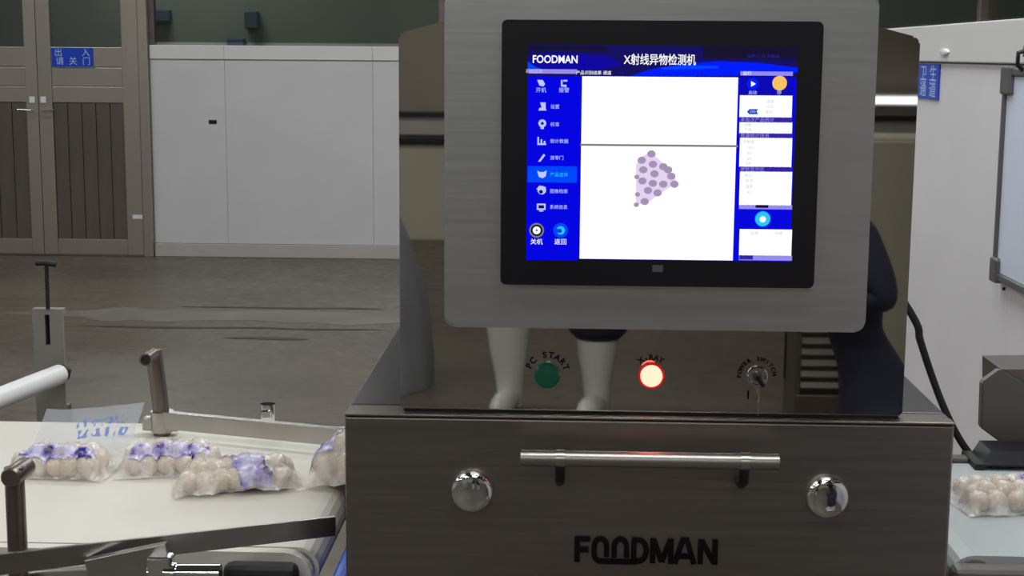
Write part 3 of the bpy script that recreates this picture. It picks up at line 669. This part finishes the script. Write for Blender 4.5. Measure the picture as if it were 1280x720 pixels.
def bag(px, py, L, W, rot, label, band, long=False, seed=0, flap=False, z=ZB, rows=(5, 3), r=.0165, stack=True):
    rnd = random.Random(seed); c = onz(px, py, z+.012)
    M = Matrix.Translation((c.x, c.y, z)) @ Matrix.Rotation(math.radians(rot), 4, 'Z')
    t = thing('food_bag', label, 'food bag', (c.x, c.y, z), 'clear bags of fish balls on the conveyors')
    B = []
    nu, nv = rows
    for i in range(nu):
        for j in range(nv):
            u = (i+.5)/nu*(L-.012)-(L-.012)/2+rnd.uniform(-.002, .002)+(.004 if j % 2 else -.004); v = (j+.5)/nv*(W-.012)-(W-.012)/2+rnd.uniform(-.002, .002)
            rr = r*rnd.uniform(.9, 1.08)
            B.append((u, v, rr+.0012, rr, (rr, rr*(1.5 if long else 1.0), rr*.95)))
    if stack:
        for i in range(nu-1):
            for j in range(nv-1):
                u = (i+1)/nu*(L-.012)-(L-.012)/2+rnd.uniform(-.003, .003); v = (j+1)/nv*(W-.012)-(W-.012)/2+rnd.uniform(-.003, .003); rr = r*rnd.uniform(.8, .95)
                B.append((u, v, rr+r*.95, rr, (rr, rr*(1.4 if long else 1.0), rr*.9)))
    for (u, v, zc, rr, rad) in B:
        if 'b' not in BALLME: BALLME['b'] = MB().ball((0, 0, 0), (1, 1, 1), 2).make('fish_ball', M_['ball']); first = BALLME['b']; ob = first
        else: ob = BALLME['b'].copy(); COL.objects.link(ob)
        ob.parent = t; ob.location = (M @ Vector((u, v, zc)))-t.location; ob.rotation_euler = (0, 0, math.radians(rot)+rnd.uniform(-.2, .2)); ob.scale = rad
    def hf(u, v):
        h = 0.0
        for (a, b_, zc, rr, rad) in B:
            q_ = 1-((u-a)/(rad[0]*1.12))**2-((v-b_)/(rad[1]*1.12))**2
            if q_ > 0: h = max(h, zc+rad[2]*1.04*math.sqrt(q_)*1.0)
            else:
                q2 = -q_; h = max(h, (zc+rad[2]*.2)*math.exp(-q2*1.1)*.9)
        e = min((L/2+.012-abs(u))/.012, (W/2+.01-abs(v))/.01, 1); e = max(e, 0)
        return .001+h*(e**.5)+.0012*noise.noise(Vector((u*160, v*160, seed)))*(e)
    part('plastic_film', film_mb(hf, -L/2-.010, L/2+.010, -W/2-.007, W/2+.007, M), M_['film'], t, 'clear plastic film')
    part('printed_label', film_mb(hf, -L/2-.006, L/2+.006, -W/2-.006, W/2+.006, M, 60, 40, .0018, band), PM, t, 'purple and white print')
    if flap:
        def hf2(u, v): return .004+(v-.04)*.72+max(0, u+.05)*.12+.004*noise.noise(Vector((u*30, v*30, 3)))
        part('film_flap', film_mb(hf2, -.075, .085, .045, .125, M, 20, 10), mat('printed_film', (196, 200, 210), .3, alpha=.4), t, 'flat film end with blue print')
        part('flap_print', film_mb(hf2, -.015, .072, .072, .104, M, 130, 40, .001, lambda u, v: noise.noise(Vector((u*140, v*90, 1))) > .02 and not (.086 < v < .09)), mat('blue_print', (110, 140, 205), .4, alpha=.8), t, 'blurred blue lettering')
    return t
bag(80, 581, .134, .085, -3, 'clear bag of fish balls farthest from the machine, on the left conveyor belt', lambda u, v: -.036+.005*noise.noise(Vector((u*90, 1, 0))) < v < -.004+.004*noise.noise(Vector((u*70, 2, 0))) and abs(u) < .056, seed=1, flap=True)
bag(214, 578, .142, .09, 9, 'clear bag of fish balls lying behind and left of the front bag', lambda u, v: -.036+.005*noise.noise(Vector((u*90, 1, 0))) < v < -.002+.004*noise.noise(Vector((u*70, 5, 0))) and abs(u) < .06, seed=2)
bag(297, 598, .165, .092, 17, 'clear bag of long pieces with a purple band, nearest bag to the tunnel mouth', lambda u, v: abs(u-.008+v*.35) < .026+.006*noise.noise(Vector((v*60, u*30, 0))), long=True, seed=3, rows=(7, 2))
bag(1262, 622, .15, .10, 8, 'clear bag of fish balls on the right conveyor beside the machine', lambda u, v: u > -.01 and abs(v) < .02 and noise.noise(Vector((u*60, v*60, 2))) > .05, seed=4, z=.79, rows=(5, 3))
bag(436, 590, .12, .085, 84, 'crumpled white bag entering the tunnel at the machine\'s left edge', lambda u, v: v > .01 and abs(u) < .05, seed=6, rows=(3, 2), r=.028)

# ------------------------------------------------------------------ people behind the camera, mirrored in the polished steel
def skin_body(name, J, E, root_i, m, parent):
    me = bpy.data.meshes.new(name); me.from_pydata([j[0] for j in J], E, []); o = bpy.data.objects.new(name, me); COL.objects.link(o)
    o.modifiers.new('s', 'SKIN'); sl = me.skin_vertices[0].data if me.skin_vertices else None
    for i, j in enumerate(J): sl[i].radius = (j[1], j[1] if len(j) < 3 else j[2]); sl[i].use_root = (i == root_i)
    sd = o.modifiers.new('d', 'SUBSURF'); sd.levels = 2; sd.render_levels = 2
    dg = bpy.context.evaluated_depsgraph_get(); dg.update()
    nm = bpy.data.meshes.new_from_object(o.evaluated_get(dg)); bpy.data.objects.remove(o)
    return nm
def person(loc, label, lean, arms, legs, face=0, toes=(0, 0), cuffs=(.2, .2)):
    """lean: list of torso joints (pelvis, waist, chest, neck base, head centre) in local metres with radii; facing local -Y"""
    t = thing('person', label, 'person', loc)
    J = []; E = []
    def add(p, r, prev=None, r2=None):
        J.append((Vector(p), r, r2 or r)); 
        if prev is not None: E.append((prev, len(J)-1))
        return len(J)-1
    last = None; idx = []
    for p, r in lean[:-1]:
        last = add(p, r, last); idx.append(last)
    hc = Vector(lean[-1][0]); nb = Vector(lean[-2][0])
    neck = add(nb.lerp(hc, .45), .055, last); hd_ = add(hc-Vector((0, 0, .03)), .075, neck)
    for A in arms:
        k = idx[-2]; rr = (.07, .05, .036, .03)
        for p, r in zip(A, rr): k = add(p, r, k)
        wr = Vector(A[-1]); el = Vector(A[-2]); dv = (wr-el).normalized(); sd = dv.cross(Vector((0, 0, 1))).normalized()
        pm_ = add(wr+dv*.05, .028, k)
        for f, (o_, l_) in enumerate(((-.028, .06), (-.010, .075), (.010, .08), (.027, .07))):
            a_ = add(wr+dv*.085+sd*o_, .0095, pm_); b_ = add(wr+dv*(.085+l_*.5)+sd*o_*1.1-Vector((0, 0, .008)), .009, a_); add(wr+dv*(.085+l_)+sd*o_*1.1-Vector((0, 0, .03)), .008, b_)
        a_ = add(wr+dv*.03+sd*-.04, .011, pm_); add(wr+dv*.07+sd*-.062, .0095, a_)
    for Lg in legs:
        k = idx[0]; rr = (.105, .075, .045, .04)
        for p, r in zip(Lg, rr): k = add(p, r, k)
    nm = skin_body('b', J, E, 0, None, t)
    nm.materials.clear(); nm.materials.append(M_['navy']); nm.materials.append(M_['skin'])
    wr = [Vector(A[-1]) for A in arms]
    for f in nm.polygons:
        c_ = f.center; f.use_smooth = True; f.material_index = 0
        if (c_-hc).length < .16 or any((c_-w_).length < .24 and (c_-w_).dot((w_-Vector(A[-2]))) > 0 for w_, A in zip(wr, arms)): f.material_index = 1
    o = bpy.data.objects.new('body', nm); COL.objects.link(o); o.parent = t
    RZ = Matrix.Rotation(face, 4, 'Z'); o.matrix_local = RZ
    def lp(name, mb, m, lab=None):
        ob = mb.make(name, m); ob.data.transform(RZ); ob.parent = t
        if lab: ob['label'] = lab
        return ob
    mb = MB().ball(hc, (.075, .095, .118), 3)
    mb.ball(hc+Vector((0, -.095, -.01)), (.013, .02, .022), 2)
    for s_ in (-1, 1): mb.ball(hc+Vector((s_*.078, .0, -.01)), (.012, .02, .032), 2); mb.ball(hc+Vector((s_*.03, -.082, .012)), (.016, .014, .01), 2)
    lp('head', mb, M_['skin'])
    mb = MB()
    for s_ in (-1, 1): mb.ball(hc+Vector((s_*.03, -.094, .012)), (.009, .006, .006), 2)
    lp('eyes', mb, M_['ink'])
    lp('mouth', MB().ball(hc+Vector((0, -.083, -.055)), (.026, .012, .007), 2), mat('lips', (150, 84, 78), .5))
    lp('cap', MB().lathe([(.088, -.02), (.106, .02), (.108, .06), (.085, .115), (.04, .138), (.002, .142)], Matrix.Translation(hc), 24), M_['cap'])
    # coat skirt
    pc = Vector(lean[0][0])
    if 1:
        for Lg, toe, cuff in zip(legs, toes, cuffs):
            an = Vector(Lg[-1]); kn = Vector(Lg[-2]); d_ = (kn-an).normalized()
            mb = MB().tube([(an.x, an.y, .02), (an.x, an.y, .09), an+d_*.08, an+d_*.18, an+d_*.30], [.052, .056, .062, .08, .092], 20)
            mb.tube([(an.x, an.y+.05, .045), (an.x, an.y-.02, .05), (an.x, an.y-.1, .046), (an.x, an.y-.165, .038), (an.x, an.y-.19, .034)], [.04, .05, .05, .04, .015], 16)
            bmesh.ops.rotate(mb.b, cent=(an.x, an.y, 0), matrix=Matrix.Rotation(toe, 3, 'Z'), verts=mb.b.verts)
            lp('boot', mb, M_['boot'], 'white rubber boot')
            lp('trouser_leg', MB().tube([an+d_*(cuff-.03), an+d_*cuff, an+d_*(cuff+.06), kn+Vector((0, 0, .02)), kn.lerp(pc, .5)], [.09, .118, .115, .1, .12], 20), M_['navy'], 'navy trouser leg over the boot')
    return t
# worker well behind the camera, white boots
person((-.055, -2.5, 0), 'person in navy clothes and white rubber boots, mirrored below the screen',
       [((0, 0, .92), .15), ((0, .0, 1.12), .135), ((0, 0, 1.36), .155), ((0, 0, 1.46), .075), ((0, -.02, 1.66), 0)],
       [[(-.19, 0, 1.40), (-.27, .02, 1.12), (-.22, -.2, .98)], [(.19, 0, 1.40), (.27, .02, 1.12), (.22, -.2, .98)]],
       [[(-.12, 0, .85), (-.19, -.04, .48), (-.19, -.03, .08)], [(.12, 0, .85), (.17, .0, .48), (.165, .03, .08)]], face=PI, toes=(.3, .25), cuffs=(.27, .36))
# worker close at the camera's right, leaning forward, side on
person((.735, -.02, 0), 'person in dark navy coat leaning forward, mirrored at the steel box right edge',
       [((0, .03, .65), .09), ((0, -.05, .80), .065), ((0, -.07, 1.0), .125), ((0, -.18, 1.08), .08), ((0, -.42, 1.14), 0)],
       [[(-.14, -.09, 1.03), (-.17, -.01, .90), (-.13, -.20, .94)], [(.14, -.09, 1.03), (.17, -.01, .90), (.13, -.20, .94)]],
       [[(-.08, .04, .58), (-.1, -.03, .38), (-.1, .06, .08)], [(.08, .04, .58), (.1, -.03, .38), (.1, .06, .08)]], face=-PI/2)
t = thing('white_cabinet', 'pale cabinet behind the leaning person, mirrored at the steel box right edge', 'cabinet', (1.5, -2.8, 0))
part('cabinet_shell', MB().box((1.25, -3.1, .1), (1.75, -2.8, 1.12), .01), M_['rearlow'], t)
for x in (1.252, 1.503): part('door', MB().box((x, -2.8, .12), (x+.246, -2.78, 1.10), .004), M_['rearlow'], t)
part('plinth', MB().box((1.27, -3.08, 0), (1.73, -2.82, .1), .002), M_['rubber'], t)
# louvred cabinet and covered pile in the room behind
t = thing('louvred_cabinet', 'low steel cabinet with louvre slats behind the camera, mirrored at the lower right', 'cabinet', (.97, -2.3, 0))
part('cabinet_shell', MB().box((.86, -2.3, 0), (1.07, -2.0, .2), .004).box((.86, -2.3, .2), (.88, -2.0, .5), .003).box((1.05, -2.3, .2), (1.07, -2.0, .5), .003).box((.86, -2.3, .2), (1.07, -2.24, .5), .003).box((.86, -2.3, .48), (1.07, -2.0, .5), .003), M_['dsteel'], t)
for k in range(6): part('slat', MB().box((.88, -.005, -.012), (1.05, .005, .012), .001, 2, Matrix.Translation((0, -2.01, .235+k*.042)) @ Matrix.Rotation(.6, 4, 'X')), M_['steel'], t)
for cx2, cy2, rx, rz, lb in ((-.87, -3.0, .29, .86, 'mound under a grey sheet, mirrored at the steel box left edge'),):
    mb = MB(); n, m = 36, 20; rings = []
    for j in range(m+1):
        tt = j/m; rr = rx*(math.cos(tt*PI/2)**.45); zz = rz*tt
        rings.append([mb.b.verts.new((cx2+rr*math.cos(2*PI*k/n)*(1+.1*noise.noise(Vector((math.cos(2*PI*k/n)*3, math.sin(2*PI*k/n)*3, tt*2+cx2)))), cy2+rr*math.sin(2*PI*k/n), zz)) for k in range(n)])
    for A, B in zip(rings, rings[1:]):
        for k in range(n): f = mb.b.faces.new((A[k], A[(k+1) % n], B[(k+1) % n], B[k])); f.smooth = True
    tag(part('covered_mound', mb, M_['tarp'], None), lb, 'mound')
